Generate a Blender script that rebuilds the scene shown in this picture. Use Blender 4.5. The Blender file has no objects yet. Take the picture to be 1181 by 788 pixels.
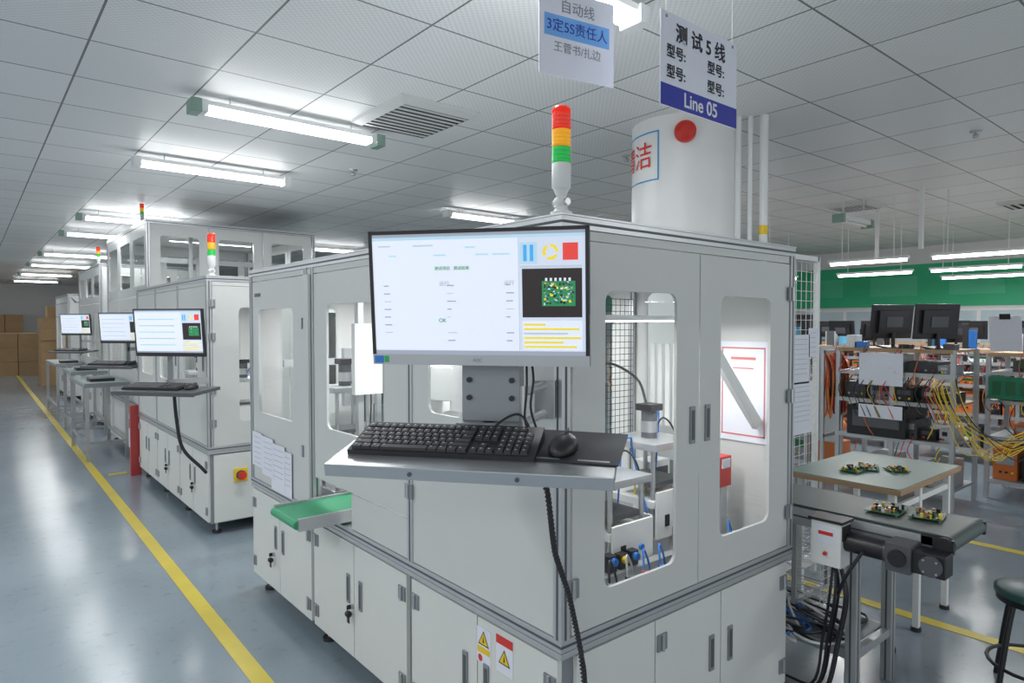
import bpy, bmesh, math, random
from mathutils import Matrix, Vector
random.seed(7)
SC = bpy.context.scene
COL = SC.collection

# ------------------------------------------------------------ materials
MATS = {}
def mat(name, c, rough=0.5, metal=0.0, emis=0.0, var=0.04, nscale=6.0, coat=0.0, bump=0.0, spec=0.5):
    if name in MATS: return MATS[name]
    m = bpy.data.materials.new(name); m.use_nodes = True
    nt = m.node_tree; b = nt.nodes['Principled BSDF']
    b.inputs['Roughness'].default_value = rough
    b.inputs['Metallic'].default_value = metal
    b.inputs['Coat Weight'].default_value = coat
    b.inputs['Specular IOR Level'].default_value = spec
    tc = nt.nodes.new('ShaderNodeTexCoord')
    n = nt.nodes.new('ShaderNodeTexNoise'); n.inputs['Scale'].default_value = nscale
    nt.links.new(tc.outputs['Object'], n.inputs['Vector'])
    mx = nt.nodes.new('ShaderNodeMix'); mx.data_type = 'RGBA'
    mx.inputs[6].default_value = (*[x*(1-var) for x in c], 1)
    mx.inputs[7].default_value = (*[min(1, x*(1+var)) for x in c], 1)
    nt.links.new(n.outputs['Fac'], mx.inputs[0])
    nt.links.new(mx.outputs[2], b.inputs['Base Color'])
    if emis:
        nt.links.new(mx.outputs[2], b.inputs['Emission Color'])
        b.inputs['Emission Strength'].default_value = emis
    MATS[name] = m
    return m

def glass_mat():
    m = bpy.data.materials.new('clear_acrylic'); m.use_nodes = True
    nt = m.node_tree; nt.nodes.clear()
    o = nt.nodes.new('ShaderNodeOutputMaterial')
    t = nt.nodes.new('ShaderNodeBsdfTransparent'); t.inputs[0].default_value = (0.96, 0.975, 0.97, 1)
    g = nt.nodes.new('ShaderNodeBsdfGlossy'); g.inputs['Roughness'].default_value = 0.03
    lw = nt.nodes.new('ShaderNodeLayerWeight'); lw.inputs[0].default_value=.5
    p = nt.nodes.new('ShaderNodeMath'); p.operation='POWER'; p.inputs[1].default_value=4
    q = nt.nodes.new('ShaderNodeMath'); q.operation='MULTIPLY_ADD'; q.inputs[1].default_value=.30; q.inputs[2].default_value=.025
    mx = nt.nodes.new('ShaderNodeMixShader')
    nt.links.new(lw.outputs['Facing'],p.inputs[0]);nt.links.new(p.outputs[0],q.inputs[0])
    nt.links.new(q.outputs[0], mx.inputs[0]); nt.links.new(t.outputs[0], mx.inputs[1])
    nt.links.new(g.outputs[0], mx.inputs[2]); nt.links.new(mx.outputs[0], o.inputs[0])
    return m
GLASS = glass_mat()
PANEL = mat('powder_coat_panel', (0.585, 0.595, 0.585), 0.38, var=0.02)
CAB = mat('cabinet_paint', (0.66, 0.67, 0.65), 0.4, var=0.02)
ALU = mat('aluminium_profile', (0.52, 0.535, 0.55), 0.33, 0.6)
ALUD = mat('aluminium_groove', (0.10, 0.11, 0.12), 0.5, 0.3)
STEEL = mat('stainless', (0.52, 0.53, 0.545), 0.28, 0.8)
GREY = mat('grey_metal', (0.27, 0.29, 0.31), 0.4, 0.4)
DGREY = mat('dark_grey', (0.085, 0.09, 0.10), 0.45)
BLACK = mat('black_plastic', (0.015, 0.015, 0.018), 0.4)
RUBBER = mat('black_rubber', (0.022, 0.022, 0.026), 0.6)
WHITE = mat('white_paint', (0.76, 0.77, 0.765), 0.4)
PAPER = mat('white_paper', (0.72, 0.74, 0.82), 0.7)
RED = mat('red_plastic', (0.62, 0.03, 0.02), 0.35)
YEL = mat('yellow_plastic', (0.80, 0.55, 0.02), 0.4)
GRN = mat('green_plastic', (0.02, 0.42, 0.12), 0.35)
ORG = mat('orange_plastic', (0.58, 0.16, 0.035), 0.4)
BLUE = mat('blue_plastic', (0.04, 0.20, 0.62), 0.4)
CYAN = mat('light_blue_cloth', (0.15, 0.48, 0.72), 0.7)
BELTG = mat('green_belt', (0.03, 0.30, 0.14), 0.45)
BELTD = mat('grey_green_belt', (0.065, 0.09, 0.085), 0.42)
ESD = mat('esd_mat_green', (0.15, 0.225, 0.185), 0.38)
PCBG = mat('pcb_green', (0.02, 0.13, 0.055), 0.35)
WOOD = mat('wood_board', (0.38, 0.25, 0.14), 0.5, var=0.2)
CARD = mat('cardboard', (0.42, 0.27, 0.14), 0.8, var=0.12, nscale=3)
NAVY = mat('navy_print', (0.02, 0.03, 0.35), 0.5)
INK = mat('black_ink', (0.01, 0.01, 0.02), 0.6)
LBLUE = mat('light_blue_print', (0.16, 0.40, 0.80), 0.6)

# ------------------------------------------------------------ mesh builder
class MB:
    def __init__(s): s.v=[]; s.f=[]; s.m=[]; s.sm=[]; s.mats=[]; s.M=None
    def mi(s, m):
        if m not in s.mats: s.mats.append(m)
        return s.mats.index(m)
    def add(s, vs, fs, m, smooth=False):
        o=len(s.v); i=s.mi(m)
        if s.M is not None: vs=[tuple(s.M@Vector(p)) for p in vs]
        s.v+=[tuple(p) for p in vs]
        for f in fs:
            s.f.append(tuple(o+k for k in f)); s.m.append(i); s.sm.append(smooth)
    def box(s,x0,x1,y0,y1,z0,z1,m):
        s.add([(x0,y0,z0),(x1,y0,z0),(x1,y1,z0),(x0,y1,z0),(x0,y0,z1),(x1,y0,z1),(x1,y1,z1),(x0,y1,z1)],
              [(0,3,2,1),(4,5,6,7),(0,1,5,4),(1,2,6,5),(2,3,7,6),(3,0,4,7)],m)
    def cbox(s,cx,cy,cz,sx,sy,sz,m): s.box(cx-sx/2,cx+sx/2,cy-sy/2,cy+sy/2,cz-sz/2,cz+sz/2,m)
    def cyl(s,p0,p1,r,m,r1=None,seg=18):
        if r1 is None: r1=r
        p0=Vector(p0);p1=Vector(p1);d=(p1-p0).normalized()
        a=Vector((0,0,1)) if abs(d.z)<0.9 else Vector((1,0,0))
        u=d.cross(a).normalized();w=d.cross(u)
        vs=[]
        for p,rr in((p0,r),(p1,r1)):
            for i in range(seg):
                t=2*math.pi*i/seg; vs.append(p+u*math.cos(t)*rr+w*math.sin(t)*rr)
        s.add(vs,[(i,(i+1)%seg,seg+(i+1)%seg,seg+i) for i in range(seg)],m,True)
        s.add(vs[:seg],[tuple(range(seg))],m); s.add(vs[seg:],[tuple(range(seg))],m)
    def lathe(s,cx,cy,prof,m,seg=24):
        vs=[];n=len(prof)
        for r,z in prof:
            for i in range(seg):
                t=2*math.pi*i/seg; vs.append((cx+r*math.cos(t),cy+r*math.sin(t),z))
        fs=[(k*seg+i,k*seg+(i+1)%seg,(k+1)*seg+(i+1)%seg,(k+1)*seg+i) for k in range(n-1) for i in range(seg)]
        s.add(vs,fs,m,True)
    def ell(s,c,r,m,seg=20,rings=10,zmin=-1.0):
        vs=[];fs=[]
        for k in range(rings+1):
            ph=math.pi*k/rings
            for i in range(seg):
                t=2*math.pi*i/seg
                z=max(zmin,math.cos(ph))
                vs.append((c[0]+r[0]*math.sin(ph)*math.cos(t),c[1]+r[1]*math.sin(ph)*math.sin(t),c[2]+r[2]*z))
        for k in range(rings):
            for i in range(seg): fs.append((k*seg+i,k*seg+(i+1)%seg,(k+1)*seg+(i+1)%seg,(k+1)*seg+i))
        s.add(vs,fs,m,True)
    def tube(s,pts,r,m,seg=8,sub=6):
        P=[Vector(p) for p in pts]
        if sub>1 and len(P)>2:
            Q=[]
            for i in range(len(P)-1):
                a=P[max(i-1,0)];b=P[i];c=P[i+1];d=P[min(i+2,len(P)-1)]
                for k in range(sub):
                    t=k/sub
                    Q.append(0.5*((2*b)+(c-a)*t+(2*a-5*b+4*c-d)*t*t+(3*b-a-3*c+d)*t**3))
            Q.append(P[-1]);P=Q
        vs=[];n=len(P);pu=None
        for i in range(n):
            d=(P[min(i+1,n-1)]-P[max(i-1,0)])
            d=d.normalized() if d.length>1e-9 else Vector((0,0,1))
            if pu is None:
                a=Vector((0,0,1)) if abs(d.z)<0.9 else Vector((1,0,0)); u=d.cross(a).normalized()
            else:
                u=(pu-d*pu.dot(d)); u=u.normalized() if u.length>1e-6 else pu
            pu=u; w=d.cross(u)
            for k in range(seg):
                t=2*math.pi*k/seg; vs.append(P[i]+u*math.cos(t)*r+w*math.sin(t)*r)
        fs=[(i*seg+k,i*seg+(k+1)%seg,(i+1)*seg+(k+1)%seg,(i+1)*seg+k) for i in range(n-1) for k in range(seg)]
        s.add(vs,fs,m,True)
    def helix(s,pts,R,pitch,r,m):
        P=[Vector(p) for p in pts];Q=[];ph=0
        for i in range(len(P)-1):
            L=(P[i+1]-P[i]).length;n=max(2,int(L/pitch*8))
            d=(P[i+1]-P[i]).normalized();a=Vector((1,0,0)) if abs(d.x)<.8 else Vector((0,1,0));u=d.cross(a).normalized();w=d.cross(u)
            for k in range(n):
                t=k/n;ph+=2*math.pi/8
                Q.append(P[i].lerp(P[i+1],t)+u*math.cos(ph)*R+w*math.sin(ph)*R)
        s.tube(Q,r,m,seg=6,sub=1)
    def plate(s,face,pos,th,a0,a1,z0,z1,m,win=None,rad=0.035,glass=GLASS):
        def P(a,z,o): return (pos+o,a,z) if face=='x' else (a,pos+o,z)
        if win is None:
            vs=[P(a0,z0,0),P(a1,z0,0),P(a1,z1,0),P(a0,z1,0),P(a0,z0,th),P(a1,z0,th),P(a1,z1,th),P(a0,z1,th)]
            s.add(vs,[(0,3,2,1),(4,5,6,7),(0,1,5,4),(1,2,6,5),(2,3,7,6),(3,0,4,7)],m); return
        b0,b1,c0,c1=win; ins=[];own=[]
        cor=[(b0+rad,c0+rad,180,0),(b1-rad,c0+rad,270,1),(b1-rad,c1-rad,0,2),(b0+rad,c1-rad,90,3)]
        outc=[(a0,z0),(a1,z0),(a1,z1),(a0,z1)]
        for cx,cz,st,k in cor:
            for j in range(7):
                t=math.radians(st+15*j); ins.append((cx+rad*math.cos(t),cz+rad*math.sin(t)));own.append(k)
        n=len(ins); vs=[]
        for o in(0,th):
            vs+=[P(a,z,o) for a,z in ins]; vs+=[P(a,z,o) for a,z in outc]
        B=n+4; fs=[]
        for i in range(n):
            j=(i+1)%n
            for off in(0,B):
                if own[i]==own[j]: fs.append((off+i,off+j,off+n+own[i]))
                else: fs.append((off+i,off+j,off+n+own[j],off+n+own[i]))
            fs.append((i,j,B+j,B+i))
        for k in range(4):
            l=(k+1)%4; fs.append((n+k,n+l,B+n+l,B+n+k))
        s.add(vs,fs,m)
        e=0.012
        g=th*1.05
        s.add([P(b0-e,c0-e,g),P(b1+e,c0-e,g),P(b1+e,c1+e,g),P(b0-e,c1+e,g)],[(0,1,2,3)],glass)
    def obj(s,name,loc=(0,0,0),rot=(0,0,0),parent=None,bevel=0.0,recalc=True):
        me=bpy.data.meshes.new(name)
        me.from_pydata(s.v,[],s.f)
        for m in s.mats: me.materials.append(m)
        me.polygons.foreach_set('material_index',s.m)
        me.polygons.foreach_set('use_smooth',s.sm)
        if recalc:
            bm=bmesh.new();bm.from_mesh(me);bmesh.ops.recalc_face_normals(bm,faces=bm.faces);bm.to_mesh(me);bm.free()
        me.update()
        o=bpy.data.objects.new(name,me);COL.objects.link(o)
        o.location=loc;o.rotation_euler=rot
        if parent: o.parent=parent
        if bevel:
            b=o.modifiers.new('bevel','BEVEL');b.width=bevel;b.segments=2;b.limit_method='ANGLE';b.angle_limit=math.radians(50)
        return o

def text(parent,body,size,loc,m,rot=(math.pi/2,0,0),align='CENTER',name='lettering',bold=0.0,sx=1.0):
    c=bpy.data.curves.new(name,'FONT');c.body=body;c.size=size;c.align_x=align;c.align_y='CENTER'
    c.extrude=0.0004;c.offset=bold
    c.materials.append(m)
    o=bpy.data.objects.new(name,c);COL.objects.link(o)
    o.parent=parent;o.location=loc;o.rotation_euler=rot;o.scale=(sx,1,1)
    return o

# ------------------------------------------------------------ room
CEIL=2.98
def floor_mat():
    m=bpy.data.materials.new('epoxy_floor');m.use_nodes=True;nt=m.node_tree;b=nt.nodes['Principled BSDF']
    tc=nt.nodes.new('ShaderNodeTexCoord')
    n=nt.nodes.new('ShaderNodeTexNoise');n.inputs['Scale'].default_value=0.9;n.inputs['Detail'].default_value=6
    nt.links.new(tc.outputs['Object'],n.inputs['Vector'])
    r=nt.nodes.new('ShaderNodeValToRGB')
    r.color_ramp.elements[0].position=.3;r.color_ramp.elements[0].color=(0.205,0.255,0.30,1)
    r.color_ramp.elements[1].position=.7;r.color_ramp.elements[1].color=(0.265,0.32,0.365,1)
    nt.links.new(n.outputs['Fac'],r.inputs[0])
    n3=nt.nodes.new('ShaderNodeTexNoise');n3.inputs['Scale'].default_value=14;n3.inputs['Detail'].default_value=10;n3.inputs['Roughness'].default_value=.7
    nt.links.new(tc.outputs['Object'],n3.inputs['Vector'])
    r3=nt.nodes.new('ShaderNodeValToRGB');r3.color_ramp.elements[0].position=.30;r3.color_ramp.elements[0].color=(.78,.78,.78,1);r3.color_ramp.elements[1].position=.44;r3.color_ramp.elements[1].color=(1,1,1,1)
    nt.links.new(n3.outputs['Fac'],r3.inputs[0])
    mm_=nt.nodes.new('ShaderNodeMix');mm_.data_type='RGBA';mm_.blend_type='MULTIPLY';mm_.inputs[0].default_value=1
    nt.links.new(r.outputs[0],mm_.inputs[6]);nt.links.new(r3.outputs[0],mm_.inputs[7]);nt.links.new(mm_.outputs[2],b.inputs['Base Color'])
    n2=nt.nodes.new('ShaderNodeTexNoise');n2.inputs['Scale'].default_value=2.5;n2.inputs['Detail'].default_value=6
    nt.links.new(tc.outputs['Object'],n2.inputs['Vector'])
    mr=nt.nodes.new('ShaderNodeMapRange');mr.inputs[3].default_value=.14;mr.inputs[4].default_value=.24
    nt.links.new(n2.outputs['Fac'],mr.inputs[0]);nt.links.new(mr.outputs[0],b.inputs['Roughness'])
    b.inputs['Specular IOR Level'].default_value=.65
    bp=nt.nodes.new('ShaderNodeBump');bp.inputs['Strength'].default_value=.025;bp.inputs['Distance'].default_value=.005
    nt.links.new(n2.outputs['Fac'],bp.inputs['Height']);nt.links.new(bp.outputs[0],b.inputs['Normal'])
    return m
def ceil_mat():
    m=bpy.data.materials.new('ceiling_tiles');m.use_nodes=True;nt=m.node_tree;b=nt.nodes['Principled BSDF']
    b.inputs['Roughness'].default_value=.45
    tc=nt.nodes.new('ShaderNodeTexCoord');sp=nt.nodes.new('ShaderNodeSeparateXYZ');nt.links.new(tc.outputs['Object'],sp.inputs[0])
    def M(op,a,bv=None):
        x=nt.nodes.new('ShaderNodeMath');x.operation=op
        for i,q in enumerate((a,bv)):
            if q is None: continue
            if isinstance(q,(int,float)): x.inputs[i].default_value=q
            else: nt.links.new(q,x.inputs[i])
        return x.outputs[0]
    ls=[]
    for ax,off in((0,1.084-12),(1,.216-12)):
        t=M('SUBTRACT',sp.outputs[ax],off);t=M('DIVIDE',t,.6);t=M('FRACT',t);t=M('SUBTRACT',t,.5);t=M('ABSOLUTE',t)
        ls.append(M('GREATER_THAN',t,.5-.009))
    g=M('MAXIMUM',ls[0],ls[1])
    fx=M('FLOOR',M('DIVIDE',M('SUBTRACT',sp.outputs[0],1.084-12),.6));fy=M('FLOOR',M('DIVIDE',M('SUBTRACT',sp.outputs[1],.216-12),.6))
    cb=nt.nodes.new('ShaderNodeCombineXYZ');nt.links.new(fx,cb.inputs[0]);nt.links.new(fy,cb.inputs[1])
    wn=nt.nodes.new('ShaderNodeTexWhiteNoise');nt.links.new(cb.outputs[0],wn.inputs['Vector'])
    wx=M('SINE',M('MULTIPLY',sp.outputs[0],190));wy=M('SINE',M('MULTIPLY',sp.outputs[1],190))
    wv=M('MULTIPLY',wx,wy)
    val=M('ADD',M('ADD',M('MULTIPLY',wn.outputs['Value'],.06),.77),M('MULTIPLY',wv,.08))
    cc=nt.nodes.new('ShaderNodeCombineColor')
    nt.links.new(val,cc.inputs[0]);nt.links.new(M('MULTIPLY',val,1.01),cc.inputs[1]);nt.links.new(M('MULTIPLY',val,1.005),cc.inputs[2])
    mx=nt.nodes.new('ShaderNodeMix');mx.data_type='RGBA';nt.links.new(g,mx.inputs[0]);nt.links.new(cc.outputs[0],mx.inputs[6])
    mx.inputs[7].default_value=(.18,.18,.18,1);nt.links.new(mx.outputs[2],b.inputs['Base Color'])
    return m
RX0,RX1,RY0,RY1=-6.0,13.2,-4.0,29.0
b=MB();b.box(RX0,RX1,RY0,RY1,-.1,0,floor_mat());b.obj('floor')
b=MB();b.box(RX0,RX1,RY0,RY1,CEIL,CEIL+.1,ceil_mat());b.obj('ceiling')
WALL=mat('wall_paint',(0.70,0.71,0.70),.7)
b=MB();b.box(RX0,RX1,RY1,RY1+.1,0,CEIL,WALL);b.obj('wall_north')
b=MB();b.box(RX1,RX1+.1,RY0,RY1,0,CEIL,WALL)
b.box(RX1-.02,RX1,RY0,RY1,1.90,2.66,mat('green_banner',(0.02,0.42,0.19),.5));
for k in range(9): b.box(RX1-.024,RX1-.02,.6+k*1.3,1.4+k*1.3,2.1,2.45,mat('banner_pale',(.06,.48,.25),.5))
b.obj('wall_east')
b=MB()
for i in range(6):
    y=.5+i*2.2
    b.box(RX1-.05,RX1-.021,y,y+1.7,.95,1.86,WHITE)
    b.box(RX1-.055,RX1-.05,y+.06,y+.82,1.0,1.82,mat('window_pane',(.5,.6,.65),.1));b.box(RX1-.055,RX1-.05,y+.88,y+1.64,1.0,1.82,mat('window_pane',(0,0,0)))
b.obj('window_1')
LINE=mat('yellow_floor_paint',(0.66,0.52,0.05),.35,var=.15,nscale=4)
b=MB();b.add([(.90,-3,.002),(.98,-3,.002),(1.22,27,.002),(1.14,27,.002)],[(0,1,2,3)],LINE);b.obj('trim_1')
b=MB();b.box(3.91,3.99,-3,8,0.001,.003,LINE);b.box(5.59,5.67,-3,6,0.001,.003,LINE);b.obj('trim_2')
b=MB();b.box(1.12,1.30,8.0,8.08,0.001,.003,LINE);b.obj('trim_3')

# ------------------------------------------------------------ lamps
EM=mat('tube_glow',(1,1,1),.5,emis=10.0,var=0)
EML=mat('led_glow',(1,1,1),.5,emis=6.0,var=0)
HOUS=mat('lamp_housing',(0.75,0.77,0.77),.4)
CAPG=mat('lamp_end_cap',(0.22,0.34,0.28),.4)
def lamp(cx,cy,z=2.93,L=1.25,E=26,style=0):
    b=MB()
    b.box(-L/2,L/2,-.045,.045,-.03,.0,HOUS)
    for y in(-.035,.035): b.cyl((-L/2+.05,y,-.055),(L/2-.05,y,-.055),.014,EM,seg=10)
    for sgn in(-1,1):
        x=sgn*(L/2-.02); b.box(x-.03,x+.03,-.06,.06,-.08,.0,CAPG if style else HOUS)
        if style: b.box(x-sgn*.05-.02,x-sgn*.05+.02,-.05,.05,-.07,.0,HOUS)
    for x in(-.4,.4): b.cyl((x,0,0),(x,0,CEIL-z),.006,HOUS,seg=6)
    o=b.obj('ceiling_lamp',(cx,cy,z),bevel=.003)
    l=bpy.data.lights.new('tube_light','AREA');l.shape='RECTANGLE';l.size=L-.15;l.size_y=.09;l.energy=E;l.color=(0.97,1,1)
    lo=bpy.data.objects.new('tube_light',l);COL.objects.link(lo);lo.parent=o;lo.location=(0,0,-.08)
    return o
for i,y in enumerate((1.85,4.25,6.0,9.5,11.4,15,18,21.5,25)):
    lamp(1.6 if i==0 else 1.67,y,style=1 if y in(4.25,) or y>9 else 0,E=20 if y<8 else 14)
for y in(-1.5,1.5,4.5,7.5,11,15): lamp(-2.2,y,E=32)  # unseen lamp row left of the view, added as fill light
for x in(5.0,):
    for y in(-1.5,6.5,11): lamp(x,y,E=32)
def htube(x,y0,y1,z,E=18):
    b=MB();L=y1-y0
    b.box(-.035,.035,0,L,0,.03,HOUS);b.cyl((0,.02,-.015),(0,L-.02,-.015),.016,EM,seg=10)
    for yy in(.15,L-.15): b.cyl((0,yy,.03),(0,yy,CEIL-z),.005,HOUS,seg=6)
    o=b.obj('workbench_lamp',(x,y0,z))
    l=bpy.data.lights.new('tube_light','AREA');l.shape='RECTANGLE';l.size=.06;l.size_y=L-.1;l.energy=E
    lo=bpy.data.objects.new('tube_light',l);COL.objects.link(lo);lo.parent=o;lo.location=(0,L/2,-.035)
for x,y0,y1 in((7.8,1.2,2.54),(7.8,2.75,3.6),(9.8,3.4,4.4),(9.8,2.2,3.2),(11.5,2.2,3.6),(9.8,5,6.4),(7.8,4.2,5.4)):
    htube(x,y0,y1,2.3)

def vent(cx,cy,sx,sy):
    b=MB();z=CEIL;VB=mat('vent_shadow',(.05,.05,.05),.8);VL=mat('vent_louvre',(.62,.63,.62),.5)
    e=.05
    def ring(o0,o1,za,zb,m):
        P=lambda o,zz:[(-sx/2+o,-sy/2+o,zz),(sx/2-o,-sy/2+o,zz),(sx/2-o,sy/2-o,zz),(-sx/2+o,sy/2-o,zz)]
        b.add(P(o0,za)+P(o1,zb),[(k,(k+1)%4,4+(k+1)%4,4+k) for k in range(4)],m)
    ring(0,0,0,-.022,VL);ring(0,e,-.022,-.045,VL);ring(e,e,-.045,-.003,VB)
    b.box(-sx/2+e,sx/2-e,-sy/2+e,sy/2-e,-.004,-.002,VB)
    n=9;p=(sy-2*e)/n
    for i in range(n):
        y=-sy/2+e+p*(i+.5)
        b.box(-sx/2+e,sx/2-e,y-p*.24,y+p*.24,-.044,-.041,VL)
    b.obj('air_vent',(cx,cy,z))
vent(2.32,3.82,.58,.66)
vent(8.0,3.4,.5,.5);vent(9.3,1.9,.5,.8);vent(6.5,6.0,.6,.6)
for x,y in((4.2,3.6),(5.6,1.55),(2.7,5.5)):
    b=MB();b.lathe(0,0,[(.0,-.05),(.02,-.05),(.02,-.03),(.008,-.028),(.01,-.01),(.04,-.008),(.04,0)],STEEL,12);b.obj('sprinkler_head',(x,y,CEIL))

# ------------------------------------------------------------ column
CX,CY,CR=3.94,2.84,.37
b=MB();b.lathe(0,0,[(CR,0),(CR,CEIL)],WHITE,64)
o=b.obj('round_column',(CX,CY,0))
base=math.radians(215.8)
def arcplate(t0,t1,z0,z1,R,m,parent,name):
    b=MB();n=24;vs=[]
    for i in range(n+1):
        t=t0+(t1-t0)*i/n
        for z in(z0,z1): vs.append((R*math.cos(t),R*math.sin(t),z))
    b.add(vs,[(2*i,2*i+2,2*i+3,2*i+1) for i in range(n)],m,True);return b.obj(name,parent=parent,recalc=False)
t1=base-math.radians(27);t0=base-math.radians(125)
zc=1.6+(373-181)/760*4.45
SB=mat('blue_border',(.05,.30,.62),.5);SR=mat('red_letter',(.72,.03,.02),.5)
for (a,bb,c,d) in((t0,t1,zc+.155,zc+.165),(t0,t1,zc-.165,zc-.155),(t1-.03,t1,zc-.165,zc+.165),(t0,t0+.03,zc-.165,zc+.165)):
    arcplate(a,bb,c,d,CR+.002,SB,o,'slogan_border')
def bent_text(parent,body,size,tend,z,R,m):
    c=bpy.data.curves.new('tmp','FONT');c.body=body;c.size=size;c.align_x='RIGHT';c.align_y='CENTER'
    t=bpy.data.objects.new('tmp',c);COL.objects.link(t);bpy.context.view_layer.update()
    me=bpy.data.meshes.new_from_object(t.evaluated_get(bpy.context.evaluated_depsgraph_get()))
    for v in me.vertices:
        th=tend+v.co.x/R; v.co=(R*math.cos(th),R*math.sin(th),z+v.co.y)
    bpy.data.objects.remove(t);me.materials.clear();me.materials.append(m)
    ob=bpy.data.objects.new('slogan_text',me);COL.objects.link(ob);ob.parent=parent
bent_text(o,'清洁',.19,base-math.radians(34),zc,CR+.006,SR)
b=MB();ax=Vector((-.811,-.585,0));p=ax*CR
b.cyl(p-ax*.01,p+ax*.03,.07,RED,seg=28);b.cyl(p+ax*.03,p+ax*.05,.056,RED,r1=.03,seg=28)
b.obj('fire_alarm_bell',(CX,CY,2.85),bevel=.003)
b=MB()
for x,y,r in((4.00,2.46,.022),(4.05,2.40,.016),(4.10,2.33,.028)):
    b.cyl((x,y,0),(x,y,CEIL),r,WHITE)
b.cyl((4.10,2.33,2.19),(4.10,2.33,2.25),.030,YEL)
b.obj('wall_pipe')

# ------------------------------------------------------------ machines
def groove_post(b,x0,x1,y0,y1,z0,z1):
    b.box(x0,x1,y0,y1,z0,z1,ALU)
    cx=(x0+x1)/2;cy=(y0+y1)/2;e=.0012
    b.box(cx-.004,cx+.004,y0-e,y0,z0,z1,ALUD);b.box(cx-.004,cx+.004,y1,y1+e,z0,z1,ALUD)
    b.box(x0-e,x0,cy-.004,cy+.004,z0,z1,ALUD);b.box(x1,x1+e,cy-.004,cy+.004,z0,z1,ALUD)
def handle(b,face,pos,a,z,h=.13,w=.028):
    for (ww,hh,dd,mm) in((w,h,.006,GREY),(w*.55,h*.8,.0075,DGREY)):
        if face=='x': b.box(pos-dd,pos+.002,a-ww/2,a+ww/2,z-hh/2,z+hh/2,mm)
        else: b.box(a-ww/2,a+ww/2,pos-dd,pos+.002,z-hh/2,z+hh/2,mm)
def hinge(b,face,pos,a,z):
    if face=='x':
        b.box(pos-.006,pos+.002,a-.025,a+.025,z-.028,z+.028,GREY);b.cyl((pos-.009,a,z-.028),(pos-.009,a,z+.028),.006,STEEL,seg=8)
    else:
        b.box(a-.025,a+.025,pos-.006,pos+.002,z-.028,z+.028,GREY);b.cyl((a,pos-.009,z-.028),(a,pos-.009,z+.028),.006,STEEL,seg=8)
def keylock(b,pos,a,z):
    b.cyl((pos,a,z),(pos-.012,a,z),.011,STEEL,seg=12);b.box(pos-.03,pos-.012,a-.002,a+.002,z-.01,z+.01,BLACK)
    b.cyl((pos-.022,a-.01,z-.03),(pos-.022,a+.01,z-.03),.014,BLACK,seg=8);b.box(pos-.024,pos-.02,a-.01,a+.012,z-.07,z-.03,BLACK)

def machine(name,X0,X1,Y0,Y1,H,left,front,back,far,lowleft,lowfront,zt=.64,P=.035,midleft=(),midfront=(),top=True):
    b=MB();T=.012;i=.006
    SEAM=DGREY
    b.box(X0+.022,X1-.022,Y0+.022,Y1-.022,.09,zt-.02,GREY)
    b.box(X0,X1,Y0,Y1,zt-.02,zt-.002,ALU)
    for z0,z1 in((zt,zt+P),(H-P,H)):
        for (x0,x1,y0,y1) in((X0,X1,Y0,Y0+P),(X0,X1,Y1-P,Y1),(X0,X0+P,Y0+P,Y1-P),(X1-P,X1,Y0+P,Y1-P)):
            b.box(x0,x1,y0,y1,z0,z1,ALU)
        zc=(z0+z1)/2
        b.box(X0,X1,Y0-.0012,Y0,zc-.004,zc+.004,ALUD);b.box(X0-.0012,X0,Y0,Y1,zc-.004,zc+.004,ALUD)
    b.box(X0-.003,X1+.003,Y0-.003,Y1+.003,H,H+.006,ALU)
    for x in(X0,X1-P):
        for y in(Y0,Y1-P): groove_post(b,x,x+P,y,y+P,zt+P,H-P)
    for y in midleft: groove_post(b,X0,X0+P,y-P/2,y+P/2,zt+P,H-P);groove_post(b,X1-P,X1,y-P/2,y+P/2,zt+P,H-P)
    for x in midfront: b.box(x-P/2,x+P/2,Y0+.014,Y0+P,zt+P,H-P,ALU)
    for a0,a1,z0,z1,w in left: b.plate('x',X0+i,T,a0,a1,z0,z1,PANEL,w)
    for a0,a1,z0,z1,w in front: b.plate('y',Y0+i,T,a0,a1,z0,z1,PANEL,w)
    for a0,a1,z0,z1,w in back: b.plate('x',X1-i,-T,a0,a1,z0,z1,PANEL,w)
    for a0,a1,z0,z1,w in far: b.plate('y',Y1-i,-T,a0,a1,z0,z1,PANEL,w)
    for lst,fc,p0 in((lowleft,'x',X0+.004),(lowfront,'y',Y0+.004)):
        for a0,a1,hd in lst:
            if fc=='x': b.box(X0+.004,X0+.022,a0,a1,.10,zt-.03,CAB)
            else: b.box(a0,a1,Y0+.004,Y0+.022,.10,zt-.03,CAB)
            if hd is not None:
                handle(b,fc,p0,hd,.40)
                far_=a0 if abs(hd-a0)>abs(hd-a1) else a1
                s=1 if far_==a0 else -1
                hinge(b,fc,p0,far_+s*.03,.18);hinge(b,fc,p0,far_+s*.03,.53)
    b.box(X1-.022,X1-.004,Y0+.03,Y1-.03,.10,zt-.03,CAB);b.box(X0+.03,X1-.03,Y1-.022,Y1-.004,.10,zt-.03,CAB)
    if top: b.box(X0+P,X1-P,Y0+P,Y1-P,H-.012,H-.002,PANEL)
    for x in(X0+.08,X1-.08):
        n=max(2,int((Y1-Y0)/.8)+1)
        for k in range(n):
            y=Y0+.1+(Y1-Y0-.2)*k/(n-1)
            b.cyl((x,y,0),(x,y,.018),.035,RUBBER,seg=14);b.cyl((x,y,.018),(x,y,.09),.01,STEEL,seg=8)
    return b
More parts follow.
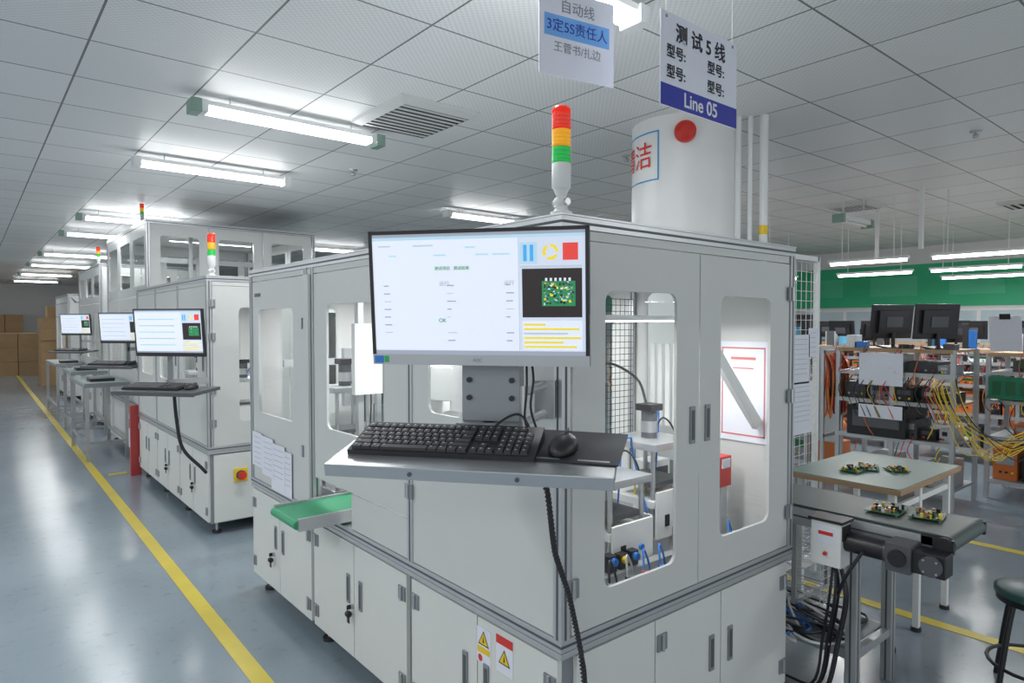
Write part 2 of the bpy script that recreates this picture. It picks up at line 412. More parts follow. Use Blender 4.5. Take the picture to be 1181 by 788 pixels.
def inner_lamp(parent,x,y,z,L,E,axis='x'):
    b=MB()
    if axis=='x': b.box(-L/2,L/2,-.02,.02,0,.02,HOUS);b.box(-L/2+.01,L/2-.01,-.014,.014,-.004,0,EML)
    else: b.box(-.02,.02,-L/2,L/2,0,.02,HOUS);b.box(-.014,.014,-L/2+.01,L/2-.01,-.004,0,EML)
    b.obj('led_strip',(x,y,z),parent=parent)
    l=bpy.data.lights.new('led_strip_light','AREA');l.shape='RECTANGLE';l.size=L if axis=='x' else .03;l.size_y=.03 if axis=='x' else L;l.energy=E
    lo=bpy.data.objects.new('led_strip_light',l);COL.objects.link(lo);lo.parent=parent;lo.location=(x,y,z-.01)

X0,X1,Y0,Y1,H=1.31,2.65,1.36,4.06,1.91
ph=H-.068;zl=.677
left=[(3.24,4.02,zl,ph,(3.39,3.92,1.08,1.68)),
      (2.225,3.12,.84,ph,(2.42,2.975,1.10,1.69)),(2.225,2.72,zl,.834,None),
      (1.40,2.19,zl,ph,(1.86,2.08,1.27,1.68)),
      (1.40,4.02,ph+.004,H-.036,None)]
front=[(1.36,1.985,zl,ph,(1.50,1.857,.78,1.70)),(1.991,2.612,zl,ph,(2.12,2.467,.81,1.70)),(1.35,2.61,ph+.004,H-.036,None)]
back=[(1.40,2.20,zl,ph,(1.80,2.12,.85,1.75)),(2.225,3.12,zl,ph,(2.35,2.98,.85,1.75)),(3.24,4.02,zl,ph,(3.39,3.92,1.08,1.68))]
far=[(1.36,1.985,zl,ph,(1.50,1.857,.9,1.70)),(1.991,2.612,zl,ph,(2.12,2.467,.9,1.70))]
lowleft=[(3.17,3.60,3.55),(3.606,4.04,3.66),(2.70,3.135,2.75),(2.24,2.694,2.63),(1.776,2.20,1.84),(1.38,1.77,1.72)]
lowfront=[(1.38,1.744,None),(1.75,2.129,2.07),(2.135,2.61,2.19)]
b=machine('m',X0,X1,Y0,Y1,H,left,front,back,far,lowleft,lowfront,midleft=(2.207,3.14,3.22))
handle(b,'y',Y0+.006,1.945,1.245,.13);handle(b,'y',Y0+.006,2.035,1.245,.13)
for z in(1.72,.82): hinge(b,'y',Y0-.001,1.352,z);hinge(b,'y',Y0-.001,2.615,z)
hinge(b,'y',Y0-.001,2.615,1.3)
for z in(1.6,.95): hinge(b,'x',X0-.001,2.207,z);hinge(b,'x',X0-.001,3.24,z)
keylock(b,X0+.004,2.71,.33);keylock(b,X0+.004,3.69,.30)
b.box(X0-.012,X0+.0,3.15,3.21,.64,ph,PANEL)
b.box(X0+.004,X0+.006,3.88,3.98,1.755,1.775,DGREY)
main=b.obj('automated_test_machine',bevel=.0015)
inner_lamp(main,1.95,2.55,1.74,.9,11);inner_lamp(main,1.9,3.5,1.78,.8,10);inner_lamp(main,2.0,1.6,1.61,.85,6)  # first two strips added to brighten the interior; last is the visible strip

def sticker(y,z,w,h,hdr):
    b=MB();x=X0+.0035
    b.box(x-.001,x,y-w/2,y+w/2,z-h/2,z+h/2,PAPER)
    if hdr: b.box(x-.0016,x-.001,y-w/2,y+w/2,z+h/2-.028,z+h/2,RED);zt=z-.012
    else:
        zt=z+.02;b.box(x-.0016,x-.001,y-w/2+.004,y+w/2-.004,z-h/2+.035,z-h/2+.055,YEL)
        b.cyl((x-.0016,y+w/4,z-h/2+.016),(x-.0006,y+w/4,z-h/2+.016),.012,RED,seg=16)
    s=.03
    b.add([(x-.0018,y-s,zt-.018),(x-.0018,y+s,zt-.018),(x-.0018,y,zt+.032)],[(0,1,2)],INK)
    s=.024
    b.add([(x-.0022,y-s,zt-.014),(x-.0022,y+s,zt-.014),(x-.0022,y,zt+.026)],[(0,1,2)],YEL)
    b.add([(x-.0026,y-.004,zt-.008),(x-.0026,y+.004,zt-.008),(x-.0026,y,zt+.016)],[(0,1,2)],INK)
    b.obj('warning_sticker',recalc=False)
sticker(1.735,.52,.075,.12,False);sticker(1.625,.53,.085,.12,True)
b=MB()
for y,z,w,h,t in((3.93,.86,.16,.20,.1),(3.76,.84,.18,.22,-.08),(3.60,.80,.20,.26,.05),(3.48,.79,.15,.24,.0)):
    b.box(X0-.003-abs(t)*.03,X0-.001-abs(t)*.03,y-w/2,y+w/2,z-h/2,z+h/2,PAPER)
    for k in range(6): b.box(X0-.0036-abs(t)*.03,X0-.003-abs(t)*.03,y-w/2+.02,y+w/2-.03,z+h/2-.03-k*.03,z+h/2-.028-k*.03,GREY)
b.obj('taped_document')
b=MB()
b.box(1.10,1.85,2.80,3.08,.725,.735,BELTG);b.box(1.10,1.85,2.785,2.80,.69,.745,ALU);b.box(1.10,1.85,3.08,3.095,.69,.745,ALU)
b.cyl((1.10,2.80,.715),(1.10,3.08,.715),.02,BELTG);b.box(1.12,1.85,2.80,3.08,.70,.708,BELTG)
b.box(1.5,1.54,2.79,3.09,.678,.70,ALU)
b.obj('green_belt_conveyor')

# interior equipment
def fixture(x,y,z0,h,w=.22,cyl=True,rot=0,name='pneumatic_test_fixture'):
    b=MB()
    b.cbox(0,0,.03,w*1.25,w*1.25,.06,STEEL)
    for sx in(-1,1):
        for sy in(-1,1): b.cyl((sx*w*.45,sy*w*.45,.06),(sx*w*.45,sy*w*.45,h),.01,STEEL,seg=10)
    b.cbox(0,0,h*.45,w*1.1,w*1.1,.03,WHITE);b.cbox(0,0,h*.62,w*.9,w*.9,.02,DGREY);b.cbox(0,0,h,w*1.2,w*1.2,.03,ALU)
    b.cbox(0,-w*.62,h*.36,w*1.15,.012,h*.45,WHITE)
    b.cbox(w*.62,0,h*.36,.012,w*1.15,h*.45,WHITE)
    for k in range(6): b.cyl((-w*.4+k*w*.16,0,h*.46),(-w*.4+k*w*.16,0,h*.62),.004,YEL,seg=6)
    b.cbox(-w*.3,-w*.63,h*.3,.03,.014,.05,BLACK);b.cyl((w*.2,-w*.63,h*.3),(w*.2,-w*.7,h*.3),.012,BLUE,seg=10)
    if cyl:
        b.cyl((0,0,h),(0,0,h+.14),.035,DGREY,seg=20);b.cyl((0,0,h+.04),(0,0,h+.09),.037,STEEL,seg=20)
        b.cbox(0,0,h+.15,.085,.085,.03,BLACK)
    b.tube([(.03,0,h+.01),(.1,.03,h+.12),(.13,.05,h+.05),(.12,.06,h-.2)],.004,BLUE);b.tube([(.02,0,h+.01),(.06,-.03,h+.1),(.13,-.05,h),(.12,-.06,h-.25)],.004,BLACK)
    b.obj(name,(x,y,z0),(0,0,rot),bevel=.002,parent=main if y<4 else m2)
ZT=.639
fixture(2.33,1.86,ZT,.44,.24)
fixture(1.93,1.74,ZT,.36,.20,False)
fixture(1.62,3.42,ZT,.60,.20)
fixture(2.25,3.55,ZT,.50,.22)
fixture(2.2,2.45,ZT,.30,.2)
b=MB()
b.cbox(0,0,.03,.22,.22,.06,WHITE);b.cyl((0,0,.06),(0,0,.50),.085,WHITE,seg=28)
b.cyl((0,0,.50),(0,0,.60),.10,WHITE,seg=28)
b.M=Matrix.Rotation(math.radians(215),4,'Z')
b.box(0,.32,-.075,.075,.52,.60,WHITE);b.cyl((.32,0,.50),(.32,0,.69),.085,WHITE,seg=28)
b.M=Matrix.Rotation(math.radians(215),4,'Z')@Matrix.Translation((.32,0,0))@Matrix.Rotation(math.radians(70),4,'Z')
b.box(0,.25,-.07,.07,.60,.76,WHITE);b.cyl((.25,0,.56),(.25,0,.80),.072,WHITE,seg=28);b.cyl((.25,0,.30),(.25,0,.90),.012,STEEL,seg=12)
b.cbox(.25,0,.29,.07,.07,.03,DGREY)
b.M=None
b.tube([(0,.05,.6),(.02,.1,.82),(-.1,.0,.95),(-.22,-.12,.78)],.014,BLACK)
o=b.obj('scara_robot',(1.98,2.92,ZT),bevel=.006,parent=main)
b=MB();b.box(0,.36,0,.16,0,.36,WHITE);b.box(.04,.32,-.003,0,.25,.3,mat('robot_grey',(.5,.52,.55),.4))
b.box(.03,.33,-.04,.2,-.36,0,WHITE)
o=b.obj('robot_controller',(1.66,2.26,1.0),(0,0,math.radians(-30)),bevel=.01,parent=main)
text(o,'RAY',.08,(.12,-.004,.405),BLUE,name='controller_lettering')
b=MB();b.box(0,.34,0,.02,.36,.47,WHITE);b.obj('controller_name_plate',(0,0,0),parent=o)
def mesh_panel(b,x0,x1,y,z0,z1,p=.05,m=WHITE,r=.0018):
    n=int((x1-x0)/p)
    for k in range(n+1): b.cyl((x0+k*(x1-x0)/n,y,z0),(x0+k*(x1-x0)/n,y,z1),r,m,seg=5)
    n=int((z1-z0)/p)
    for k in range(n+1): b.cyl((x0,y,z0+k*(z1-z0)/n),(x1,y,z0+k*(z1-z0)/n),r,m,seg=5)
b=MB()
for x,y in((2.35,2.2),(2.35,3.0),(1.5,3.0),(1.75,2.1),(1.5,3.75),(2.0,3.75)): b.box(x-.015,x+.015,y-.015,y+.015,ZT,H-.04,ALU)
b.box(1.5,2.35,2.985,3.015,1.42,1.46,ALU);b.box(2.335,2.365,2.2,3.0,1.42,1.46,ALU);b.box(1.4,2.35,2.085,2.115,1.60,1.64,ALU);b.box(1.4,2.6,3.74,3.77,1.35,1.39,ALU)
b.box(1.45,1.60,2.95,2.985,1.25,1.6,WHITE);b.cyl((1.9,2.98,1.2),(1.9,2.98,1.55),.03,DGREY);b.box(1.85,1.95,2.95,3.02,1.36,1.5,BLACK)
b.box(1.75,1.95,3.70,3.74,1.1,1.45,STEEL);b.cyl((1.85,3.68,1.0),(1.85,3.68,1.5),.025,BLACK)
b.M=Matrix.Translation((2.35,1.50,1.42))@Matrix.Rotation(math.radians(45),4,'Y')
b.box(-.36,.36,-.012,.012,-.025,.025,WHITE);b.M=None
b.box(1.45,2.55,1.56,1.60,ZT,.70,ALU);b.box(1.45,2.55,2.04,2.08,ZT,.70,ALU)
mesh_panel(b,2.40,2.6,2.18,1.05,1.72,.03,BLACK,.0015)
for k in range(6): b.box(2.625,2.632,1.84+k*.045,1.865+k*.045,1.1,1.5,WHITE)
b.cyl((2.1,1.98,1.05),(2.1,1.98,1.3),.022,BLACK);b.cyl((2.1,1.98,.64),(2.1,1.98,1.05),.012,STEEL);b.box(2.04,2.16,1.95,2.01,1.02,1.05,STEEL)
b.box(2.45,2.6,1.95,2.05,.66,.95,WHITE);b.box(2.47,2.58,1.945,1.95,.85,.92,DGREY)
b.tube([(2.1,1.98,1.3),(2.2,2.0,1.42),(2.35,1.95,1.35),(2.33,1.88,1.25)],.006,BLACK);b.tube([(1.9,1.75,1.05),(2.0,1.7,1.15),(2.15,1.8,1.05),(2.2,1.75,.75)],.005,BLUE)
b.obj('inner_frame',parent=main)
b=MB();r=random.Random(4)
for k in range(11):
    x=1.46+k*.09;m=(YEL,BLUE,STEEL,BLACK,RED,BLUE,BLACK,YEL,RED,BLACK,RED)[k];y=1.47
    b.box(x-.018,x+.018,y-.02,y+.02,.66,.71,DGREY);b.cyl((x,y,.71),(x,y,.73),.009,m,seg=10)
    b.tube([(x,y,.72),(x+.03,y+.03,.79),(x+.07,y+.04,.74),(x+.1,y+.05,.66)],.004,r.choice([BLACK,BLACK,YEL,BLUE,WHITE,STEEL]))
for x,y,z,m in((1.78,1.60,.74,BLUE),(1.84,1.60,.735,YEL),(1.70,1.60,.74,STEEL),(1.90,1.60,.735,BLUE),(2.2,1.6,.76,RED),(2.38,1.6,.75,BLUE)):
    b.box(x-.02,x+.02,y-.02,y+.02,.70,z+.02,BLACK);b.cyl((x,y-.02,z),(x,y-.035,z),.014,m,seg=12)
b.box(1.44,2.5,1.44,1.50,ZT,.665,STEEL)
b.obj('pneumatic_valve_row',parent=main)
b=MB();b.box(2.45,2.54,1.58,1.64,.90,1.03,RED);b.box(2.465,2.525,1.575,1.58,.98,1.02,PAPER);b.box(2.47,2.51,1.58,1.62,ZT,.90,ALU);b.obj('junction_box',bevel=.004,parent=main)
b=MB();x=X1-.022
b.box(x-.003,x,1.45,1.71,1.08,1.52,PAPER)
PR=mat('pale_red_print',(.60,.18,.17),.6)
for (a0,a1,z0,z1) in((1.475,1.685,1.105,1.112),(1.475,1.685,1.488,1.495),(1.475,1.481,1.105,1.495),(1.679,1.685,1.105,1.495),(1.52,1.64,1.44,1.452),(1.53,1.63,1.40,1.406)): b.box(x-.004,x-.003,a0,a1,z0,z1,PR)
b.obj('notice',parent=main)

# ---- second machine
X0b,X1b,Y0b,Y1b=1.37,2.7,5.2,7.8
b=machine('m2',X0b,X1b,Y0b,Y1b,1.95,
 [(6.95,7.76,.68,1.88,(7.1,7.6,1.1,1.7)),(6.1,6.92,.68,1.88,(6.25,6.8,1.1,1.7)),(5.24,6.07,.68,1.88,(5.5,5.95,1.1,1.7)),(5.24,7.76,1.884,1.914,None)],
 [(1.41,1.99,.68,1.88,(1.60,1.93,.85,1.72)),(2.0,2.66,.68,1.88,(2.1,2.5,.85,1.72)),(1.41,2.66,1.884,1.914,None)],
 [(5.24,6.4,.68,1.88,(5.4,6.2,1.0,1.7)),(6.45,7.76,.68,1.88,(6.6,7.6,1.0,1.7))],
 [(1.41,2.66,.68,1.88,(1.6,2.4,1.0,1.7))],
 [(6.95,7.35,7.3),(7.36,7.77,7.42),(6.1,6.52,6.46),(6.53,6.93,6.6),(5.24,5.66,5.6),(5.67,6.08,5.74)],
 [(1.41,1.99,None),(2.0,2.66,2.1)],midleft=(6.085,6.935))
handle(b,'x',X0b+.006,5.33,1.3);handle(b,'x',X0b+.006,6.18,1.3)
for z in(1.75,1.5,.85,1.1): hinge(b,'y',Y0b-.001,1.405,z)
keylock(b,X0b+.004,5.62,.33);keylock(b,X0b+.004,6.5,.33)
m2=b.obj('automated_test_machine.001',bevel=.0015)
inner_lamp(m2,2.0,5.9,1.82,.9,12);inner_lamp(m2,2.0,7,1.82,.9,9)
b=MB();b.box(-.05,.05,-.012,0,-.05,.05,YEL);b.cyl((0,-.012,0),(0,-.022,0),.036,DGREY);b.cyl((0,-.02,0),(0,-.045,0),.016,RED);b.cyl((0,-.04,0),(0,-.055,0),.03,RED)
b.obj('emergency_stop_button',(1.60,Y0b+.003,.44),bevel=.002)
fixture(1.75,5.6,ZT,.5);fixture(2.2,6.2,ZT,.45);fixture(1.7,6.7,ZT,.5)
b=MB();DR=mat('dark_red_paint',(.42,.05,.05),.4);b.box(1.30,1.40,7.83,7.90,0,.74,DR);b.box(1.293,1.30,7.845,7.885,.3,.5,PAPER);b.box(1.293,1.30,7.845,7.885,.6,.66,STEEL);b.obj('red_tool_cabinet',bevel=.004)

def tall(name,X0,X1,Y0,Y1,H):
    L=Y1-Y0;W=X1-X0
    lf=[];ft=[]
    n=3
    zr=1.90
    for k in range(n):
        a0=Y0+.04+(L-.08)*k/n;a1=Y0+.03+(L-.08)*(k+1)/n
        lf.append((a0,a1,.68,zr,(a0+.12,a1-.12,1.05,1.75)))
        lf.append((a0,a1,zr+.01,H-.04,(a0+.09,a1-.09,zr+.12,H-.16)))
        c0=X0+.04+(W-.08)*k/n;c1=X0+.03+(W-.08)*(k+1)/n
        ft.append((c0,c1,.68,zr,(c0+.12,c1-.12,.9,1.75)));ft.append((c0,c1,zr+.01,H-.04,(c0+.1,c1-.1,zr+.12,H-.16)))
    b=machine(name,X0,X1,Y0,Y1,H,lf,ft,lf,ft,[(Y0+.04,Y0+L/2-.01,Y0+L/2-.08),(Y0+L/2,Y1-.04,Y0+L/2+.08)],[(X0+.04,X0+W/2,X0+W/2-.07),(X0+W/2+.01,X1-.04,None)])
    b.box(X0+.2,X0+.8,Y0+.5,Y0+1.0,.64,1.6,WHITE);b.box(X0+.9,X0+1.2,Y0+1.2,Y0+1.7,.64,1.9,WHITE)
    b.box(X0+.5,X0+.54,Y0+.3,Y0+.34,.64,H-.05,ALU);b.box(X0+1.3,X0+1.34,Y0+.5,Y0+.54,.64,H-.05,ALU);b.box(X0+.1,X1-.1,Y0+.45,Y0+.49,H-.42,H-.36,ALU)
    o=b.obj(name,bevel=.0)
    inner_lamp(o,(X0+X1)/2,Y0+L*.4,H-.1,1.0,24)
    return o
tall('tall_assembly_machine',1.5,3.39,7.98,10.56,2.72)
tall('tall_assembly_machine.001',1.55,3.2,11.6,14.0,2.5)
tall('tall_assembly_machine.002',1.6,3.2,16.2,18.6,2.2)

TR=mat('tower_red',(0.85,0.04,0.02),.2,emis=.25);TY=mat('tower_amber',(0.95,0.42,0.01),.2,emis=.25);TG=mat('tower_green',(0.02,0.50,0.08),.2,emis=.2)
def tower(x,y,z,s=1.0):
    b=MB();r=.029
    b.cyl((0,0,0),(0,0,.008),.034,WHITE,seg=24);b.cyl((0,0,.008),(0,0,.03),.026,WHITE,r1=.014)
    b.ell((0,0,.038),(.027,.022,.02),WHITE);b.cyl((0,-.03,.038),(0,.03,.038),.011,STEEL)
    b.cyl((0,0,.05),(0,0,.075),.013,WHITE,r1=.022)
    b.lathe(0,0,[(.022,.075),(r,.082),(r,.155),(r-.002,.157)],WHITE)
    z0=.157
    for m in(TG,TY,TR):
        pr=[(r-.002,z0)]
        for k in range(4): pr+=[(r,z0+.002+k*.0125),(r,z0+.010+k*.0125),(r-.0015,z0+.0115+k*.0125)]
        b.lathe(0,0,pr,m);z0+=.052
    b.lathe(0,0,[(r,z0),(r,z0+.008),(r*.8,z0+.016),(0,z0+.019)],TR)
    o=b.obj('stack_light',(x,y,z),bevel=0);o.scale=(s,s,s)
tower(1.345,1.40,1.917,.95);tower(1.43,5.28,1.957,.97);tower(1.56,8.5,2.727,.72);tower(1.62,12.2,2.507,.9)

# ------------------------------------------------------------ monitors
def emat(name,c,s=1.0): return mat(name,c,.3,emis=s,var=0)
S_BG=emat('scr_bg',(0.62,0.67,0.80),.42);S_W=emat('scr_white',(0.74,0.78,0.88),.44);S_GR=emat('scr_grey',(0.36,0.39,0.47),.35)
S_BL=emat('scr_blue',(0.05,0.35,0.75),.5);S_YE=emat('scr_yellow',(0.85,0.68,0.05),.4);S_RE=emat('scr_red',(0.70,0.05,0.04),.5)
S_DK=emat('scr_dark',(0.025,0.017,0.017),.2);S_GN=emat('scr_green',(0.02,0.22,0.08),.5);S_LB=emat('scr_lightblue',(0.46,0.66,0.78),.4)
S_FT=emat('scr_faint',(0.52,0.58,0.65),.4)
ANG=math.radians(-51.7)
def monitor(x,y,z,rot=ANG,tilt=5,detail=2,name='computer_monitor',on=True,stand=False,sc=1.0):
    b=MB();W,Hh=.548,.332
    if stand: W,Hh=.46,.33
    b.box(-W/2,W/2,0,.022,-Hh/2,Hh/2,BLACK)
    b.box(-.17,.17,.022,.05,-.11,.11,BLACK)
    if stand: b.box(-.09,.09,.05,.056,-.05,.05,DGREY)
    b.box(-W/2,W/2,-.003,0,-Hh/2,-Hh/2+.026,STEEL if detail>1 else BLACK)
    b.box(-W/2,W/2,-.003,0,Hh/2-.009,Hh/2,BLACK);b.box(-W/2,-W/2+.009,-.003,0,-Hh/2+.026,Hh/2,BLACK);b.box(W/2-.009,W/2,-.003,0,-Hh/2+.026,Hh/2,BLACK)
    sx0,sx1,sz0,sz1=-W/2+.009,W/2-.009,-Hh/2+.026,Hh/2-.009
    def R(u0,u1,v0,v1,m,l=1):
        yy=-.0008-.0004*l
        xa=sx0+(sx1-sx0)*u0;xb=sx0+(sx1-sx0)*u1;za=sz1-(sz1-sz0)*v1;zb=sz1-(sz1-sz0)*v0
        b.add([(xa,yy,za),(xb,yy,za),(xb,yy,zb),(xa,yy,zb)],[(0,1,2,3)],m)
    if on:
        R(0,1,0,1,S_BG,0);R(0,1,0,.025,S_GR);R(0,.70,.05,.96,S_W)
        R(0,1,.965,1,S_GR);R(0,1,.025,.05,S_LB)
        R(.705,.785,.09,.26,S_LB);R(.722,.738,.11,.24,S_BL,2);R(.752,.768,.11,.24,S_BL,2)
        R(.90,.968,.10,.235,S_RE);R(.715,.985,.30,.69,S_DK)
        ux,vy=.845,.17;cx=sx0+(sx1-sx0)*ux;cz=sz1-(sz1-sz0)*vy
        for k in range(3):
            vs=[];t0=k*2*math.pi/3
            for j in range(7):
                t=t0+j*.27
                for r in(.0115,.019): vs.append((cx+r*math.cos(t),-.0018,cz+r*math.sin(t)))
            b.add(vs,[(2*j,2*j+1,2*j+3,2*j+2) for j in range(6)],S_YE)
        R(.805,.955,.40,.60,S_GN,2)
        rr=random.Random(3)
        for k in range(90 if detail>1 else 8):
            u=rr.uniform(.81,.94);v=rr.uniform(.405,.575);R(u,u+rr.uniform(.004,.013),v,v+rr.uniform(.008,.02),rr.choice([S_W,S_YE,S_DK,S_DK,S_DK,S_GR,S_LB,PCBG,PCBG]),3)
        for k in range(6): R(.82+k*.021,.830+k*.021,.375,.40,S_W,3)
        R(.715,.985,.72,.955,S_W,1)
        for k,(w,m) in enumerate(((.10,S_YE),(.25,S_YE),(.2,S_FT),(.26,S_YE),(.18,S_YE),(.24,S_YE))):
            R(.72,.72+w,.74+k*.036,.757+k*.036,m,2)
        if detail>1:
            R(.705,.985,.275,.295,S_FT,1);R(.698,.702,.05,.96,S_FT,2)
            for k in range(8):
                v=.42+k*.065
                for u in(.05,.36,.64):
                    if rr.random()<.85: R(u,u+rr.uniform(.015,.045),v,v+.010,S_FT if rr.random()<.4 else S_GR,2)
            for u,v,w,m in((.03,.09,.06,S_FT),(.2,.09,.10,S_FT),(.30,.17,.06,S_LB),(.45,.11,.05,S_LB),(.5,.17,.06,S_LB),(.08,.17,.04,S_LB),(.58,.17,.08,S_LB)):
                R(u,u+w,v,v+.014,m,2)
            b.box(sx0-.004,sx0+.02,-.004,-.003,-Hh/2+.004,-Hh/2+.022,BLUE);b.box(sx0+.022,sx0+.034,-.004,-.003,-Hh/2+.006,-Hh/2+.022,GRN)
        else:
            for k in range(5): R(.05,.6,.2+k*.15,.23+k*.15,rr.choice([S_LB,S_FT,S_LB]),2)
    if stand:
        b.cyl((0,.04,-.1),(0,.06,-.24),.018,BLACK);b.box(-.11,.11,-.03,.14,-.255,-.24,BLACK)
    o=b.obj(name,(x,y,z),(math.radians(tilt),0,rot),recalc=False);o.scale=(sc,sc,sc)
    return o
mm=monitor(.955,1.29,1.662)
text(mm,'AOC',.011,(0.0,-.0036,-.153),GREY,name='monitor_lettering')
text(mm,'运行',.013,(-.08,-.0024,.035),S_GR,name='screen_lettering');text(mm,'运行',.013,(.082,-.0024,.035),S_GR,name='screen_lettering')
text(mm,'测试项目   测试结果',.010,(-.06,-.0024,.072),S_GN,name='screen_lettering');text(mm,'OK',.013,(-.087,-.0024,-.055),S_GN,name='screen_lettering')

W3=Vector((math.cos(ANG),math.sin(ANG),0));B3=Vector((-math.sin(ANG),math.cos(ANG),0))
def bracket(cx,cy,zc,corner):
    b=MB()
    b.box(-.06,.06,.05,.06,-.07,.07,GREY)
    b.box(-.055,.095,.062,.07,-.31,.03,GREY)
    b.box(-.055,-.049,.07,.12,-.31,.03,GREY);b.box(.089,.095,.07,.12,-.31,.03,GREY)
    for x in(-.035,.075):
        for z in(-.205,-.25): b.cyl((x,.062,z),(x,.055,z),.007,BLACK,seg=10)
    b.box(-.06,.10,.02,.09,-.335,-.31,GREY)
    b.box(-.05,.09,-.10,.08,-.375,-.362,GREY)
    b.cyl((.02,.06,-.365),(.02,.06,-.31),.02,GREY)
    R=Matrix.Rotation(-ANG,4,'Z');c=R@Vector((corner[0]-cx,corner[1]-cy,0))
    b.box(.095,c.x-.02,.07,.10,-.30,-.26,STEEL)
    b.cyl((c.x-.03,.085,-.33),(c.x-.03,.085,-.22),.018,STEEL)
    b.cyl((c.x-.03,.085,-.32),(c.x,c.y,-.32),.012,STEEL);b.cyl((c.x-.03,.085,-.24),(c.x,c.y,-.24),.012,STEEL)
    b.cbox(c.x,c.y-.012,-.28,.06,.03,.11,STEEL)
    b.obj('monitor_bracket',(cx,cy,zc),(0,0,ANG),bevel=.002)
bracket(.955,1.29,1.662,(1.285,1.40))

def tray(cx,cy,cz,tilt=10,full=True):
    base=Matrix.Translation((cx,cy,cz))@Matrix.Rotation(ANG,4,'Z')@Matrix.Rotation(math.radians(tilt),4,'X')
    b=MB();W,D=.645,.27
    TM=STEEL if full else DGREY
    b.box(-W/2,W/2,-D/2,D/2,-.004,0,TM)
    b.box(-W/2,W/2,-D/2-.002,-D/2,-.028,0,TM);b.box(-W/2,-W/2+.002,-D/2,D/2,-.022,0,TM);b.box(W/2-.002,W/2,-D/2,D/2,-.022,0,TM)
    for x in(-.12,.12): b.cyl((x,-D/2-.002,-.014),(x,-D/2-.005,-.014),.005,DGREY,seg=10)
    o=b.obj('keyboard_tray',bevel=.001);o.matrix_world=base
    b=MB();KW,KD=.45,.145
    b.add([(-KW/2,-KD/2,0),(KW/2,-KD/2,0),(KW/2,KD/2,0),(-KW/2,KD/2,0),(-KW/2,-KD/2,.012),(KW/2,-KD/2,.012),(KW/2,KD/2,.026),(-KW/2,KD/2,.026)],
          [(0,3,2,1),(4,5,6,7),(0,1,5,4),(1,2,6,5),(2,3,7,6),(3,0,4,7)],BLACK)
    KEY=mat('keycap',(.03,.03,.035),.45);LEG=mat('key_legend',(.5,.5,.52),.6)
    def key(x,y,w,d):
        z=.012+(y+KD/2)/KD*.014
        e=.0018
        b.add([(x+e*.3,y+e*.3,z),(x+w-e*.3,y+e*.3,z),(x+w-e*.3,y+d-e*.3,z),(x+e*.3,y+d-e*.3,z),(x+e,y+e,z+.007),(x+w-e,y+e,z+.007),(x+w-e,y+d-e,z+.008),(x+e,y+d-e,z+.008)],
          [(4,5,6,7),(0,1,5,4),(1,2,6,5),(2,3,7,6),(3,0,4,7)],KEY)
        xm=x+min(w,.0188)*.3;xn=xm+.0045
        b.add([(xm,y+d*.55,z+.0083),(xn,y+d*.55,z+.0083),(xn,y+d*.8,z+.0085),(xm,y+d*.8,z+.0085)],[(0,1,2,3)],LEG)
    p=.0188;x0=-KW/2+.008
    rows=[[1.25,1.25,1.25,6.2,1.25,1.25,1.25,1.3],[2.25]+[1]*10+[2.75],[1.75]+[1]*11+[2.25],[1.5]+[1]*12+[1.5],[1]*13+[2],[1]*15]
    for r,row in enumerate(rows):
        x=x0;y=-KD/2+.007+r*.0196+(.004 if r==5 else 0)
        for w in row: key(x,y,w*p,.0188);x+=w*p
    for r in range(6):
        y=-KD/2+.007+r*.0196+(.004 if r==5 else 0)
        for k in range(3):
            if r==2 or (r==1 and k!=1): continue
            key(x0+15.3*p+k*p,y,p,.0188)
        for k in range(4):
            if r==5 and k>2: continue
            key(x0+18.6*p+k*p,y,p,.0188)
    o=b.obj('computer_keyboard',recalc=False);o.matrix_world=base@Matrix.Translation((-.075,.0,.003))@Matrix.Rotation(math.radians(3),4,'X')@Matrix.Scale(.985,4)
    if full:
        b=MB();b.box(-.11,.11,-.1,.1,0,.003,mat('mouse_pad',(.02,.022,.03),.7));b.box(.02,.09,-.09,-.082,.003,.0034,GREY);b.box(-.09,-.02,-.09,-.084,.003,.0034,GREY)
        o=b.obj('mouse_pad',bevel=.001);o.matrix_world=base@Matrix.Translation((.225,.03,.001))@Matrix.Rotation(math.radians(-4),4,'Z')
    b=MB();b.ell((0,0,.006),(.032,.055,.030),BLACK,28,16,zmin=-.15)
    b.box(-.0008,.0008,.0,.05,.02,.037,DGREY);b.cyl((-.003,.03,.031),(.003,.03,.031),.008,DGREY,seg=12)
    o=b.obj('computer_mouse');o.matrix_world=base@Matrix.Translation((.20,.0,.004))@Matrix.Rotation(math.radians(-8),4,'Z')
tray(.917,1.232,1.308)
b=MB();P=[(1.098,1.19,1.184),(1.142,1.21,1.017),(1.209,1.225,.883),(1.262,1.235,.717),(1.285,1.24,.60),(1.29,1.25,.3),(1.28,1.27,.03)]
b.tube([(1.02,1.2,1.29),(1.07,1.19,1.24)]+P,.0065,RUBBER);b.helix([(1.07,1.19,1.24)]+P,.0055,.012,.003,RUBBER);b.obj('power_cable')
b=MB()
def L3(x,y,z,c=(.955,1.29,1.662)): return Vector(c)+W3*x+B3*y+Vector((0,0,z))
b.tube([L3(.11,.07,-.14),L3(.115,.05,-.22),L3(.11,.05,-.30),L3(.13,.03,-.33)],.003,RUBBER)
b.tube([L3(.12,.07,-.14),L3(.13,.06,-.2),L3(.125,.05,-.27),L3(.14,.06,-.33)],.003,RUBBER)
b.tube([L3(.03,-.06,-.335),L3(.06,.02,-.30),L3(.10,.05,-.29),L3(.14,.02,-.34)],.003,RUBBER)
b.obj('monitor_cable')

